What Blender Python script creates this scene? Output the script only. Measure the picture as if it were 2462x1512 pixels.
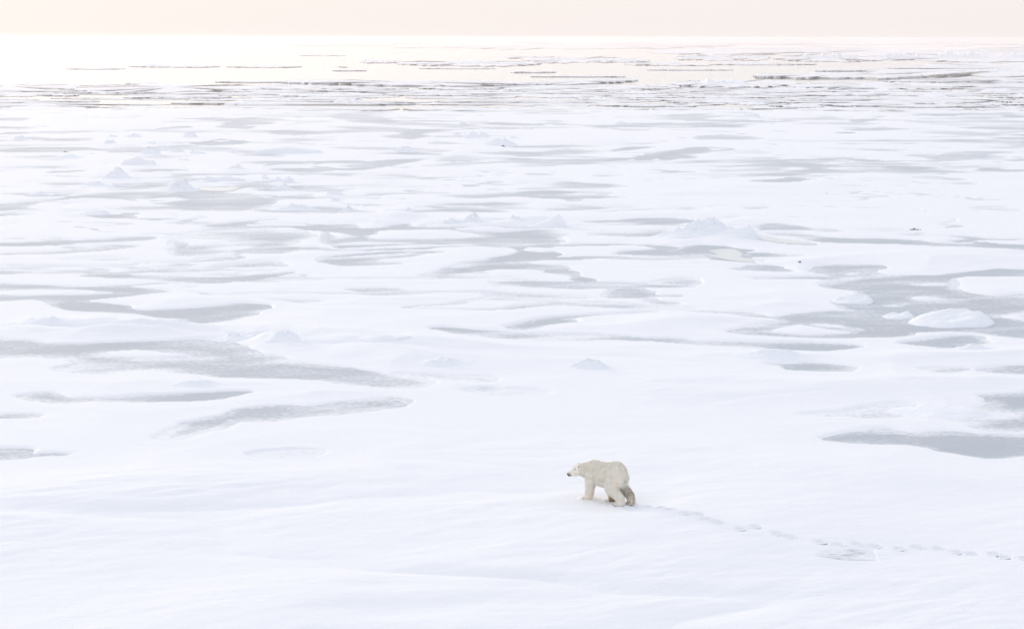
import bpy, bmesh, math, random
import numpy as np
from mathutils import Vector, Matrix

sc = bpy.context.scene
for o in list(bpy.data.objects): bpy.data.objects.remove(o)
COL = sc.collection
R = math.radians

# ------------------------------------------------------------------ camera
PW, PH, FPX = 2462.0, 1512.0, 4827.0       # picture frame the measurements were taken in
CAM_H = 16.0
PITCH = math.atan((PH/2 - 89.5)/FPX)
ROLL = 0.0018
F_ = np.array([0, math.cos(PITCH), -math.sin(PITCH)])
U0 = np.array([0, math.sin(PITCH), math.cos(PITCH)]); R0 = np.array([1.0, 0, 0])
R_ = R0*math.cos(ROLL) + U0*math.sin(ROLL)
U_ = U0*math.cos(ROLL) - R0*math.sin(ROLL)
cam = bpy.data.cameras.new('camera'); camo = bpy.data.objects.new('camera', cam); COL.objects.link(camo)
cam.sensor_width = 36; cam.lens = 36*FPX/PW; cam.clip_start = 0.5; cam.clip_end = 200000
camo.matrix_world = Matrix([[R_[0], U_[0], -F_[0], 0], [R_[1], U_[1], -F_[1], 0], [R_[2], U_[2], -F_[2], CAM_H], [0, 0, 0, 1]])
sc.camera = camo

# ------------------------------------------------------------------ sky + sun
SUN_AZ, SUN_EL = R(-38), R(10)              # azimuth measured from +Y towards +X
sun_dir = Vector((math.sin(SUN_AZ)*math.cos(SUN_EL), math.cos(SUN_AZ)*math.cos(SUN_EL), math.sin(SUN_EL)))
w = bpy.data.worlds.new('World'); sc.world = w; w.use_nodes = True
nt = w.node_tree; nt.nodes.clear(); L = nt.links.new
def N(t, **k):
    n = nt.nodes.new(t)
    for a, b in k.items(): setattr(n, a, b)
    return n
out = N('ShaderNodeOutputWorld'); bgA = N('ShaderNodeBackground'); bgB = N('ShaderNodeBackground'); add = N('ShaderNodeAddShader')
sky = N('ShaderNodeTexSky', sky_type='NISHITA'); sky.sun_disc = False; sky.sun_elevation = SUN_EL; sky.sun_rotation = SUN_AZ % (2*math.pi)
sky.air_density = 1.0; sky.dust_density = 1.5; sky.ozone_density = 1.2
L(sky.outputs[0], bgA.inputs[0]); bgA.inputs[1].default_value = 0.006; bgA.name = 'nishita'
# thin bright overcast: veil by elevation, a broad glow round the hidden sun
tc = N('ShaderNodeTexCoord'); sep = N('ShaderNodeSeparateXYZ'); L(tc.outputs['Generated'], sep.inputs[0])
ramp = N('ShaderNodeValToRGB'); L(sep.outputs['Z'], ramp.inputs[0])
els = ramp.color_ramp.elements
els[0].position = 0.0; els[0].color = (0.912, 0.855, 0.838, 1)
els[1].position = 1.0; els[1].color = (0.74, 0.80, 0.93, 1)
for p, c in ((0.019, (0.912, 0.855, 0.838)), (0.05, (1.16, 1.10, 1.05)), (0.16, (1.05, 1.03, 1.03)), (0.38, (0.875, 0.92, 1.0))):
    e = els.new(p); e.color = (*c, 1)
dot = N('ShaderNodeVectorMath', operation='DOT_PRODUCT'); nrm = N('ShaderNodeVectorMath', operation='NORMALIZE')
L(tc.outputs['Generated'], nrm.inputs[0]); L(nrm.outputs[0], dot.inputs[0]); dot.inputs[1].default_value = sun_dir
def math_(op, a, b=None, c=None, clamp=False):
    m = N('ShaderNodeMath', operation=op); m.use_clamp = clamp
    for i, x in enumerate((a, b, c)):
        if x is None: continue
        if isinstance(x, (int, float)): m.inputs[i].default_value = x
        else: L(x, m.inputs[i])
    return m.outputs[0]
g1 = math_('POWER', math_('MAXIMUM', dot.outputs['Value'], 0.0), 60.0)
g2 = math_('POWER', math_('MAXIMUM', dot.outputs['Value'], 0.0), 5.0)
up = math_('MULTIPLY', math_('MAXIMUM', math_('SUBTRACT', sep.outputs['Z'], 0.02), 0.0), 14.0, clamp=True)   # the glow is extinguished close to the horizon
glow = math_('ADD', math_('MULTIPLY', math_('MULTIPLY', g1, 2.5), up), math_('MULTIPLY', g2, math_('MULTIPLY_ADD', up, 0.95, 0.022)))
gc = N('ShaderNodeVectorMath', operation='SCALE'); gc.inputs[0].default_value = (1.0, 0.79, 0.60); L(glow, gc.inputs['Scale'])
sm = N('ShaderNodeVectorMath', operation='ADD'); L(ramp.outputs[0], sm.inputs[0]); L(gc.outputs[0], sm.inputs[1])
L(sm.outputs[0], bgB.inputs[0]); bgB.inputs[1].default_value = 1.0
L(bgA.outputs[0], add.inputs[0]); L(bgB.outputs[0], add.inputs[1]); L(add.outputs[0], out.inputs[0])

sl = bpy.data.lights.new('sun', 'SUN'); sl.energy = 1.0; sl.angle = R(8); sl.color = (1.0, 0.86, 0.70)
so = bpy.data.objects.new('sun', sl); COL.objects.link(so); so.rotation_euler = sun_dir.to_track_quat('Z', 'Y').to_euler()
sc.view_settings.view_transform = 'Standard'; sc.view_settings.look = 'None'
sc.view_settings.exposure = 0.0; sc.view_settings.gamma = 1.0
sc.cycles.max_bounces = 6; sc.cycles.volume_bounces = 2; sc.cycles.use_denoising = True

# ------------------------------------------------------------------ helpers
CROPS = {'A': (0, 600, 2.52), 'B': (860, 560, 2.7356), 'C': (1731, 560, 2.3622), 'E': (0, 270, 2.7356), 'F': (860, 270, 2.7356),
         'G': (1731, 270, 2.7356), 'Z': (600, 360, 6.155), 'Y': (1700, 540, 6.155), 'H': (1600, 1280, 2.388), 'K': (250, 330, 4.924),
         'P': (0, 0, 2.462), 'Q': (900, 0, 2.7356), 'T': (1700, 0, 2.6445), 'V': (0, 180, 2.798), 'W': (870, 180, 2.798), 'X': (1750, 180, 2.798), 'S': None}
def frame(c, x, y):
    """measurement taken in an enlarged piece of the photograph -> full frame units"""
    if CROPS[c] is None: return float(x), float(y)
    ox, oy, s = CROPS[c]
    return (ox + x/s)/1.06864, (oy + y/s)/1.06864
def ground(u, v, z=0.0):
    """where that sight line meets the plane of height z"""
    d = F_ + (u - PW/2)/FPX*R_ - (v - PH/2)/FPX*U_
    t = (z - CAM_H)/d[2]
    return d[0]*t, d[1]*t
def hsh(ix, iy, s):
    h = (ix.astype(np.int64)*374761393 + iy.astype(np.int64)*668265263 + s*1274126177) & 0xffffffff
    h = ((h ^ (h >> 13))*1274126177) & 0xffffffff
    h = ((h ^ (h >> 16))*2246822519) & 0xffffffff
    return ((h ^ (h >> 15)) & 0xffffff).astype(np.float32)/float(0xffffff)
def noise(x, y, s=0):
    """gradient noise, about -1..1"""
    x = np.asarray(x, float); y = np.asarray(y, float)
    ix = np.floor(x); iy = np.floor(y); fx = x - ix; fy = y - iy
    u = fx*fx*fx*(fx*(fx*6 - 15) + 10); v = fy*fy*fy*(fy*(fy*6 - 15) + 10)
    def g(a, b):
        t = hsh(ix + a, iy + b, s)*6.2831853
        return np.cos(t)*(fx - a) + np.sin(t)*(fy - b)
    n0 = g(0, 0)*(1 - u) + g(1, 0)*u; n1 = g(0, 1)*(1 - u) + g(1, 1)*u
    return (n0*(1 - v) + n1*v)*1.5
def fbm(x, y, wl, octs, s=0, rs=None, gain=0.5):
    tot = 0; amp = 1.0
    for k in range(octs):
        n = noise(x/wl + 17.3*k, y/wl - 9.1*k, s + k)
        if rs is not None: n = n*np.clip((wl/rs - 1.6)/2.0, 0, 1)
        tot = tot + amp*n; amp *= gain; wl *= 0.5
    return tot
def sstep(a, b, x):
    t = np.clip((x - a)/(b - a), 0, 1); return t*t*(3 - 2*t)
def mesh_np(name, V, F, mat, smooth=True, parent=None, attrs=None):
    me = bpy.data.meshes.new(name); V = np.ascontiguousarray(V, np.float32); F = np.ascontiguousarray(F, np.int32)
    me.vertices.add(len(V)); me.vertices.foreach_set('co', V.ravel())
    n, k = F.shape
    me.loops.add(n*k); me.loops.foreach_set('vertex_index', F.ravel())
    me.polygons.add(n); me.polygons.foreach_set('loop_start', np.arange(0, n*k, k, dtype=np.int32)); me.polygons.foreach_set('loop_total', np.full(n, k, np.int32))
    me.polygons.foreach_set('use_smooth', np.full(n, smooth, bool))
    for an, av in (attrs or {}).items():
        a = me.attributes.new(an, 'FLOAT', 'POINT'); a.data.foreach_set('value', np.ascontiguousarray(av, np.float32))
    me.update(calc_edges=True)
    if mat: me.materials.append(mat)
    o = bpy.data.objects.new(name, me); COL.objects.link(o)
    if parent: o.parent = parent
    return o
def tag(o, label=None, cat=None, group=None, kind=None):
    if label: o['label'] = label
    if cat: o['category'] = cat
    if group: o['group'] = group
    if kind: o['kind'] = kind
    return o
def grid_faces(nr, nc, keep=None):
    i = np.arange(nr*nc).reshape(nr, nc)
    F = np.stack([i[:-1, :-1], i[:-1, 1:], i[1:, 1:], i[1:, :-1]], -1)
    return F[keep] if keep is not None else F.reshape(-1, 4)

# ------------------------------------------------------------------ materials
class M:
    def __init__(s, name):
        s.m = bpy.data.materials.new(name); s.m.use_nodes = True; s.t = s.m.node_tree; s.b = s.t.nodes['Principled BSDF']
    def n(s, t, **k):
        x = s.t.nodes.new(t)
        for a, b in k.items(): setattr(x, a, b)
        return x
    def l(s, a, b): s.t.links.new(a, b)
    def coord(s, scale=(1, 1, 1), rot=0):
        g = s.n('ShaderNodeNewGeometry'); mp = s.n('ShaderNodeMapping'); mp.inputs['Scale'].default_value = scale; mp.inputs['Rotation'].default_value = (0, 0, rot)
        s.l(g.outputs['Position'], mp.inputs['Vector']); return mp.outputs[0]
    def noise(s, vec, scale, detail=3, rough=0.5):
        x = s.n('ShaderNodeTexNoise'); x.inputs['Scale'].default_value = scale; x.inputs['Detail'].default_value = detail; x.inputs['Roughness'].default_value = rough
        if vec: s.l(vec, x.inputs['Vector'])
        return x.outputs['Fac']
    def mathn(s, op, a, b, c=None, clamp=False):
        x = s.n('ShaderNodeMath', operation=op); x.use_clamp = clamp
        for i, v in enumerate((a, b, c)):
            if v is None: continue
            if isinstance(v, (int, float)): x.inputs[i].default_value = v
            else: s.l(v, x.inputs[i])
        return x.outputs[0]
    def mix(s, f, a, b):
        x = s.n('ShaderNodeMix', data_type='RGBA')
        if isinstance(f, (int, float)): x.inputs[0].default_value = f
        else: s.l(f, x.inputs[0])
        for i, v in ((6, a), (7, b)):
            if isinstance(v, tuple): x.inputs[i].default_value = (*v, 1)
            else: s.l(v, x.inputs[i])
        return x.outputs[2]
    def bump(s, h, dist, strength=1.0, normal=None):
        x = s.n('ShaderNodeBump'); x.inputs['Distance'].default_value = dist; x.inputs['Strength'].default_value = strength
        s.l(h, x.inputs['Height'])
        if normal: s.l(normal, x.inputs['Normal'])
        return x.outputs[0]
    def set(s, **k):
        for a, b in k.items():
            a = a.replace('_', ' ')
            i = s.b.inputs[a]
            if isinstance(b, (int, float)): i.default_value = b
            elif isinstance(b, tuple): i.default_value = (*b, 1) if len(b) == 3 else b
            else: s.l(b, i)
WIND = R(30)
SNOW = (0.90, 0.905, 0.925)
m = M('snow'); mat_snow = m.m
ws = m.coord((0.22, 1.0, 1.0), -WIND)
c1 = m.noise(ws, 0.5, 4, 0.6)
c2 = m.noise(m.coord(), 9.0, 3, 0.6)
m.set(Base_Color=m.mix(c1, (0.87, 0.88, 0.905), SNOW), Roughness=0.65, Specular_IOR_Level=0.25)
m.set(Normal=m.bump(c2, 0.014, 1.0, m.bump(m.noise(ws, 1.6, 6, 0.72), 0.06, 1.0)))

m = M('floe_snow'); mat_floe = m.m
fn_ = m.noise(m.coord((1, .35, 1)), 0.09, 5, 0.7)
m.set(Base_Color=m.mix(fn_, (0.80, 0.815, 0.85), (0.91, 0.905, 0.915)), Roughness=0.7, Specular_IOR_Level=0.2, Normal=m.bump(fn_, 1.6))
m = M('hummock_snow'); mat_hum = m.m
m.set(Base_Color=m.mix(m.noise(m.coord(), 1.6, 3), (0.85, 0.875, 0.915), (0.89, 0.90, 0.925)), Roughness=0.6, Specular_IOR_Level=0.3)
m.set(Normal=m.bump(m.noise(m.coord(), 4.0, 4, 0.6), 0.06))

m = M('grey_ice'); mat_ice = m.m
at = m.n('ShaderNodeAttribute', attribute_name='dust')
fine = m.noise(m.coord((0.6, 1, 1), -R(15)), 5.5, 4, 0.75)
coarse = m.noise(m.coord((0.35, 1, 1), -WIND), 0.7, 3, 0.6)
k = m.mathn('ADD', m.mathn('MULTIPLY', fine, 1.6), m.mathn('MULTIPLY', coarse, 0.7))       # about 1.1 +- .35
d = m.mathn('ADD', at.outputs['Fac'], m.mathn('MULTIPLY_ADD', k, 1.9, -2.22))
snowy = m.mathn('MULTIPLY', d, 1.0, clamp=True)
icec = m.mix(m.noise(m.coord(), 0.12, 3), (0.44, 0.455, 0.50), (0.47, 0.535, 0.58))
m.set(Base_Color=m.mix(snowy, icec, (0.87, 0.88, 0.90)), Roughness=m.mathn('MULTIPLY_ADD', snowy, 0.2, 0.5), Specular_IOR_Level=0.35)
m.set(Normal=m.bump(fine, 0.03))

m = M('sea_water'); mat_water = m.m
wv = m.noise(m.coord(), 0.8, 4, 0.6)
m.set(Base_Color=(0.45, 0.47, 0.46), Roughness=0.2, IOR=1.45, Normal=m.bump(wv, 0.12))
m = M('pool_water'); mat_pool = m.m
m.set(Base_Color=(0.62, 0.65, 0.66), Roughness=0.3, IOR=1.33, Specular_IOR_Level=0.5)
m = M('shaded_ice_edge'); mat_edge = m.m
m.set(Base_Color=(0.47, 0.475, 0.51), Roughness=0.5)  # sides of floes and snow field; their shade is put into this darker colour
m = M('polar_fur'); mat_fur = m.m
ta = m.n('ShaderNodeAttribute', attribute_name='stain')
ya = m.n('ShaderNodeAttribute', attribute_name='warm')
fb = m.mix(m.noise(m.coord((1, 1, .4)), 9.0, 4, 0.75), (0.74, 0.71, 0.62), (1.0, 0.985, 0.93))
fb = m.mix(ya.outputs['Fac'], fb, (0.95, 0.80, 0.62))  # warm fur tone, with the glow on the legs painted in
fb = m.mix(m.mathn('MULTIPLY', ta.outputs['Fac'], 1.0, clamp=True), fb, (0.30, 0.205, 0.125))
m.set(Base_Color=fb, Roughness=0.75, Specular_IOR_Level=0.2)
m = M('dark_skin'); mat_dark = m.m
m.set(Base_Color=(0.02, 0.02, 0.022), Roughness=0.35)
m = M('frozen_mud'); mat_mud = m.m
m.set(Base_Color=m.mix(m.noise(m.coord(), 6.0, 3), (0.10, 0.11, 0.14), (0.30, 0.32, 0.38)), Roughness=0.7)

# ------------------------------------------------------------------ refrozen ponds and leads in the snow
PONDS = []; HOLES = []; POOLS = []
def P(c, dust, *pts): PONDS.append((dust, [frame(c, pts[i], pts[i+1]) for i in range(0, len(pts), 2)]))
def HO(c, *pts): HOLES.append([frame(c, pts[i], pts[i+1]) for i in range(0, len(pts), 2)])
def PL(c, *pts): POOLS.append([frame(c, pts[i], pts[i+1]) for i in range(0, len(pts), 2)])
# near left
P('S', .35, 55,953,85,945,135,943,165,955,250,958,330,950,430,946,530,943,600,943,540,952,490,962,400,965,330,966,230,962,140,968,80,963)
P('S', .45, 0,998,40,997,85,997,80,1002,20,1004,0,1003)
P('S', .45, 385,1052,420,1038,450,1030,470,1018,540,1000,600,984,660,978,720,982,780,980,850,970,920,962,975,962,950,975,870,985,800,992,730,998,650,1007,590,1007,545,1012,520,1025,480,1035,450,1048,420,1056)
P('S', .25, -60,1083,40,1081,75,1082,78,1092,130,1089,180,1092,150,1098,90,1099,20,1105,-60,1104)
P('S', .95, 600,1092,680,1085,720,1084,746,1092,730,1100,660,1103)
P('S', .85, 1150,940,1230,938,1310,945,1260,948,1190,946)
P('S', .45, -60,812,60,820,150,828,260,824,380,820,480,818,560,830,640,850,720,872,800,884,880,897,960,908,1035,918,1030,926,960,931,880,924,780,914,700,912,600,909,520,906,440,899,330,892,250,901,200,901,140,894,135,882,178,875,150,866,90,860,0,861,-60,864)
HO('S', 250,847,320,843,380,850,470,857,400,862,330,860,270,855)
P('A', .4, -80,70,150,60,300,45,530,45,780,30,1015,30,960,46,700,52,540,60,370,78,-80,84)
P('A', .6, 370,82,560,92,760,80,880,90,700,108,540,120,330,130,-60,140,-60,132,200,122,420,108)
P('A', .3, 550,275,660,265,1000,275,1280,278,1480,275,1750,264,1900,252,1720,285,1660,305,1500,312,1350,325,1110,310,840,292)
P('A', .25, -80,328,250,343,700,348,980,356,1120,374,1060,388,800,410,570,440,700,455,830,470,900,492,1000,495,1280,480,1480,458,1600,455,1750,465,1720,505,1640,530,1500,560,1320,580,1180,562,950,537,720,517,480,502,340,472,300,442,200,430,-80,424)
HO('A', -80,352,300,352,600,362,800,386,560,405,300,406,-80,404)
P('A', .6, 1280,226,1500,190,1800,180,1850,215,1600,225)
P('A', .6, 1490,32,1950,10,1980,24,1700,40)
P('A', .55, 1480,110,1700,60,1850,80,2000,95,1850,130,1600,126)
P('A', .75, 1120,40,1250,60,1200,100,1150,88)
P('A', .85, 440,175,700,165,1000,185,1250,180,1450,152,1600,165,1300,186,1000,194,700,184)
P('A', .5, -60,250,200,246,380,248,200,258,-60,266)
P('A', .8, 1690,420,1900,430,2080,438,1950,455,1860,440,1740,432)
# near right
P('S', .25, 1983,1055,2040,1046,2100,1038,2130,1035,2200,1040,2280,1038,2380,1045,2540,1056,2540,1098,2462,1098,2380,1105,2340,1099,2260,1083,2190,1071,2100,1068,2030,1063)
P('S', .45, 2350,950,2462,945,2560,942,2560,1040,2400,1038,2330,1020,2290,1004,2350,1000,2390,996,2340,985,2370,970)
P('S', .6, 1940,996,2030,992,2100,978,2160,970,2200,975,2160,990,2200,1000,2100,1003,2050,998)
P('S', .4, 2370,893,2440,883,2540,880,2540,902,2462,900,2420,898)
P('S', .35, 1840,875,1900,878,1960,876,2050,884,2040,890,1960,892,1900,889,1880,882)
P('S', .5, 2240,889,2310,889,2270,895)
P('S', .4, 2180,826,2240,816,2300,807,2360,812,2378,828,2330,835,2260,835)
P('S', .4, 1750,795,1818,785,1873,772,1850,764,1905,755,2008,749,2051,746,2025,736,2010,728,2079,724,2060,702,1996,692,1996,680,2055,672,2000,660,1940,650,1950,640,2100,636,2127,645,2095,655,2110,662,2250,664,2396,650,2540,652,2540,666,2333,663,2280,672,2290,690,2330,706,2400,713,2540,718,2540,822,2462,815,2400,806,2353,800,2250,797,2186,799,2182,807,2079,811,1968,812,1857,808,1786,803)
HO('S', *[q for a in range(20) for q in (1966+110*math.cos(a*math.pi/10), 794+14.5*math.sin(a*math.pi/10))])
PONDS[-1] = PONDS[-1]
HO('C', 1470,486,1540,482,1640,494,1560,500,1500,495)
HO('C', 1300,530,1400,524,1380,540,1310,540)
HO('C', 1480,398,1600,392,1720,404,1600,412,1500,410)
HO('C', 1930,600,2020,575,2126,570,2200,560,2200,635,2100,625,2000,615)
HO('C', 1010,345,1100,333,1165,337,1110,346)
P('S', .4, 1062,791,1150,796,1250,803,1400,804,1520,809,1619,815,1700,820,1850,826,1990,828,2080,835,1990,843,1850,839,1700,833,1619,828,1520,823,1400,821,1250,815,1120,801)
P('S', .5, 1240,786,1280,774,1318,764,1438,756,1575,749,1440,760,1370,768,1400,776,1300,783,1270,793)
P('B', .12, 610,393,700,370,850,325,1050,295,1240,265,1280,245,1260,222,1220,210,1100,200,1380,205,1340,225,1440,240,1560,240,1530,265,1400,290,1290,318,1360,360,1150,360,980,395)
P('B', .4, -40,70,200,76,330,65,430,40,620,38,560,58,860,62,1300,62,1450,58,1560,100,1610,190,1560,215,1230,205,1070,200,950,180,580,182,300,200,-40,215)
HO('B', 190,122,300,95,560,88,880,95,1090,130,900,148,500,152,250,148)
HO('B', 870,75,1100,70,1290,85,1200,98,1000,94)
HO('B', -40,186,200,172,575,170,560,184,200,192)
HO('B', -60,95,60,105,150,118,180,140,100,150,-60,155)
P('B', .45, -60,275,200,255,440,238,700,242,600,255,420,280,280,290,250,310,700,320,500,325,150,340,-60,322)
HO('B', -20,287,100,266,430,250,580,248,400,277,200,284)
P('B', .3, 1470,378,1560,368,1620,370,1720,385,1850,445,1800,455,1720,455,1690,440,1580,400)
P('B', .3, 1900,560,1980,500,2120,497,2190,510,2200,530,2260,545,2462,545,2430,560,2250,558,2300,580,2430,600,2360,620,2180,595,2110,570)
P('B', .5, 1630,562,1760,558,1870,568,1800,572)
P('B', .55, 2220,457,2370,432,2560,430,2560,470,2330,475)
P('B', .5, 480,1095,650,1098,800,1110,1000,1115,1130,1130,1100,1155,900,1140,700,1118)
P('B', .75, 950,1210,1060,1195,1160,1210,1250,1230,1480,1230,1300,1240,1130,1240)
P('B', .6, 1690,25,2000,18,2200,5,2500,18,2500,42,2100,50,2180,32,1900,34)
P('B', .55, 1850,112,2100,105,2300,90,2500,95,2500,125,2250,132,2000,130)
P('Y', .2, 200,640,380,580,640,555,900,560,1100,575,1300,610,1450,650,1330,680,1290,730,1450,765,1690,800,1620,835,1500,805,1400,832,1150,822,900,790,700,750,450,700)
PL('Y', 720,640,900,618,1100,618,1200,640,1270,690,1250,740,1400,780,1560,826,1380,822,1150,803,900,762,720,725,880,700)
PL('Y', 1500,400,1650,420,1800,450,1950,478,2200,500,2430,530,2380,545,1950,530,1750,500,1600,470)
P('G', .45, 540,850,700,838,900,858,1050,885,900,890,700,885,600,900,850,900,1250,935,1500,945,1700,955,1900,975,2600,985,2600,1003,2100,992,1800,985,1400,972,1100,968,850,935,620,905)
P('G', .3, 560,532,720,520,840,510,920,518,1000,520,860,537,650,542)
P('G', .5, 400,492,560,483,850,466,1480,466,1100,480,850,492,480,508)
P('G', .7, 900,380,1160,383,1060,410,960,432,910,426)
P('G', .45, 1520,440,1650,428,1850,443,1700,462)
P('G', .25, 2080,464,2140,443,2250,438,2330,453,2600,453,2600,459,2250,467)
P('G', .55, 470,722,600,713,720,722,600,740)
P('G', .3, -60,335,0,326,180,300,240,298,300,300,430,312,300,335,100,347,30,370,-60,380)
HO('G', 230,308,290,303,390,311,290,317)
for q in ((.3, 1120,195,1230,188,1320,197,1230,201), (.4, 1220,172,1400,163,1500,163,1600,175,1400,184), (.5, 1220,117,1370,95,1420,80,1500,84,1350,118),
          (.4, 1500,84,1700,70,1900,63,2080,65,1950,76,1700,79), (.5, 1930,160,2200,150,2600,160,2600,182,2200,173), (.5, 2180,224,2600,228,2600,246,2350,242),
          (.5, 1870,243,2200,253,2600,268,2600,283,2150,266), (.5, 1130,310,1400,309,1690,318,1500,324), (.5, -60,128,200,138,350,148,580,154,300,160,100,147),
          (.6, 120,242,250,220,500,218,650,235,400,244), (.6, 30,70,200,60,350,62,200,72,60,78), (.6, 100,110,400,105,700,115,980,120,500,124)):
    P('G', q[0], *q[1:])
P('F', .45, 620,640,900,625,1200,620,1500,603,1900,613,1915,640,2150,655,1700,662,1500,657,1300,647,1000,657,850,650)
HO('F', 1450,628,1700,618,1880,634,1600,645)
P('F', .4, 100,700,560,712,720,693,830,686,1400,690,1250,712,850,707,760,717,1000,735,1250,753,1000,752,830,732,600,720)
P('F', .3, -200,410,0,398,230,398,560,380,620,385,430,425,300,447,120,462,-150,440)
HO('F', -120,420,20,408,230,412,300,425,100,445,-50,440)
for q in ((.4, 230,350,400,338,550,333,780,350,600,353), (.35, 770,390,860,378,910,400,800,407), (.45, 960,335,1200,328,1500,345,1300,350), (.2, 1870,315,1980,300,2210,295,2050,325,1920,330),
          (.2, 2100,362,2250,340,2520,322,2520,378,2300,372,2120,387), (.4, 980,120,1200,116,1400,140,1250,144), (.5, -60,106,300,106,460,122,300,127),
          (.5, 400,200,560,178,850,163,680,190,600,242,450,237), (.4, 680,248,900,272,800,278), (.5, 1060,282,1180,278,1270,283,1180,292)):
    P('F', q[0], *q[1:])
for q in ((.4, -60,322,130,303,380,298,680,303,900,325,600,327,200,334), (.2, 1310,262,1450,255,1560,243,1640,248,1730,262,1600,279,1450,277), (.3, 1730,430,1880,408,2100,398,2520,393,2520,404,2100,412,1900,434),
          (.4, 1900,450,2100,443,2330,460,2200,477,2050,467), (.4, -60,705,200,680,500,640,750,615,1200,608,1100,630,950,640,970,675,700,662,500,667,250,692,50,738,-60,742),
          (.55, 860,562,1100,543,1240,543,1230,580,1000,600,720,602), (.55, 1240,610,1700,623,1900,650,1900,692,1650,742,1500,737,1400,712,1140,692,1250,660), (.35, -60,770,200,765,265,765,100,779,-60,780), (.2, 500,780,620,765,940,765,930,792,700,790),
          (.4, 960,800,1230,801,1100,812), (.3, 1455,855,1650,825,2000,798,1850,817,1650,852), (.5, 1650,855,2100,848,2520,838,2520,918,2300,892,2000,862),
          (.4, 1850,737,2000,745,2250,720,2520,738,2520,772,2200,767,1950,757), (.6, 350,500,600,496,720,485,560,507), (.6, 360,470,550,465,420,477),
          (.3, 1000,470,1130,453,1280,462,1060,470), (.7, 1620,942,1900,903,2130,925,1950,937), (.6, 1840,992,1900,960,2050,985,1950,1014), (.4, 1120,167,1320,148,1200,165),
          (.55, 1500,130,1750,92,1800,110,1900,125,1700,147,1740,168,1560,152), (.5, 1840,182,2050,176,2250,205,1950,212), (.5, -60,90,200,86,300,96,120,108,-60,104)):
    P('E', q[0], *q[1:])
HO('E', 1490,252,1590,246,1650,254,1560,260)
PL('E', 1400,577,1530,582,1650,575,1680,585,1620,605,1440,603)

def spline(pts, n=5):
    p = np.array(pts); out_ = []
    for i in range(len(p)):
        a, b, c, d = p[i-1], p[i], p[(i+1) % len(p)], p[(i+2) % len(p)]
        ang = (b - a)@(c - b); sharp = ang < 0
        for t in np.arange(n)/n:
            if sharp: out_.append(b + (c - b)*t)
            else: out_.append(0.5*((2*b) + (-a + c)*t + (2*a - 5*b + 4*c - d)*t*t + (-a + 3*b - 3*c + d)*t**3))
    return np.array(out_)
def to_world(pts): return np.array([ground(u, v) for u, v in spline(pts)])
def sdf(poly, X, Y):
    """signed distance, positive inside"""
    n = len(poly); d2 = np.full(X.shape, 1e9); ins = np.zeros(X.shape, bool)
    for i in range(n):
        ax, ay = poly[i]; bx, by = poly[(i+1) % n]; ex, ey = bx - ax, by - ay
        L2 = ex*ex + ey*ey + 1e-12
        t = np.clip(((X - ax)*ex + (Y - ay)*ey)/L2, 0, 1)
        d2 = np.minimum(d2, (X - ax - t*ex)**2 + (Y - ay - t*ey)**2)
        c = (ay > Y) != (by > Y)
        if c.any(): ins ^= c & (X < (bx - ax)*(Y - ay)/(by - ay + 1e-12) + ax)
    d = np.sqrt(d2); return np.where(ins, d, -d)
PLATE = np.array([ground(*frame('H', a, b), .2) for a, b in ((1170,378),(1250,345),(1400,330),(1545,328),(1568,397),(1320,403))])
WP = [(dz, to_world(p)) for dz, p in PONDS]; WH = [to_world(p) for p in HOLES]; WPOOL = [to_world(p) for p in POOLS]
def ice_field(X, Y):
    """s > 0: bare refrozen ice, metres from the shore; dust: how much snow lies on that ice"""
    S = np.full(X.shape, -60.0); D = np.full(X.shape, 0.6)
    def upd(poly, op, dz=None):
        x0, y0 = poly.min(0) - 12; x1, y1 = poly.max(0) + 12
        k = (X > x0) & (X < x1) & (Y > y0) & (Y < y1)
        if not k.any(): return
        s = sdf(poly, X[k], Y[k])
        if op == 'add':
            old = S[k]; D[k] = np.where(s > old, dz, D[k]); S[k] = np.maximum(old, s)
        else: S[k] = np.minimum(S[k], -s)
    for dz, p in WP: upd(p, 'add', dz)
    for p in WH: upd(p, 'sub')
    for p in WPOOL:
        c0 = p.mean(0); upd(c0 + (p - c0)*np.array([1.06, 1.25]), 'add', .35)
    return S, D

RUB = []
for c, x, y, rxp, ryp, am in (('K', 500, 260, 620, 120, .55), ('K', 300, 560, 380, 90, .45), ('K', 1650, 620, 420, 90, .4), ('K', 1060, 740, 260, 60, .4), ('Z', 750, 700, 460, 150, .5),
        ('F', 450, 790, 520, 60, .4), ('F', 1300, 840, 420, 45, .45), ('F', 1080, 260, 260, 50, .5), ('Y', 700, 420, 800, 130, .35), ('A', 700, 620, 800, 45, .35), ('A', 1800, 690, 450, 60, .45),
        ('F', 480, 330, 300, 30, .35), ('B', 250, 890, 300, 40, .2), ('C', 600, 840, 350, 40, .2), ('C', 1000, 320, 300, 50, .3), ('X', 520, 345, 300, 30, .5)):
    u_, v_ = frame(c, x, y); X0, Y0 = ground(u_, v_); X1, _ = ground(frame(c, x + rxp, y)[0], v_); _, Y1 = ground(u_, frame(c, x, y + ryp)[1])
    RUB.append((X0, Y0, abs(X1 - X0), abs(Y1 - Y0), am))
BU, BV, BZ = 1595/1.06864, 1299/1.06864, 0.26
bx, by = ground(BU, BV, BZ)
HD = np.array([-.695, .719, 0]); RT = np.array([.719, .695, 0]); UP = np.array([0, 0, 1.0])
PAWS = [(bx + HD[0]*f + RT[0]*r, by + HD[1]*f + RT[1]*r) for f, r in ((1.50, -.05), (.68, .30), (.06, -.01), (-.16, .32))]
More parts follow.
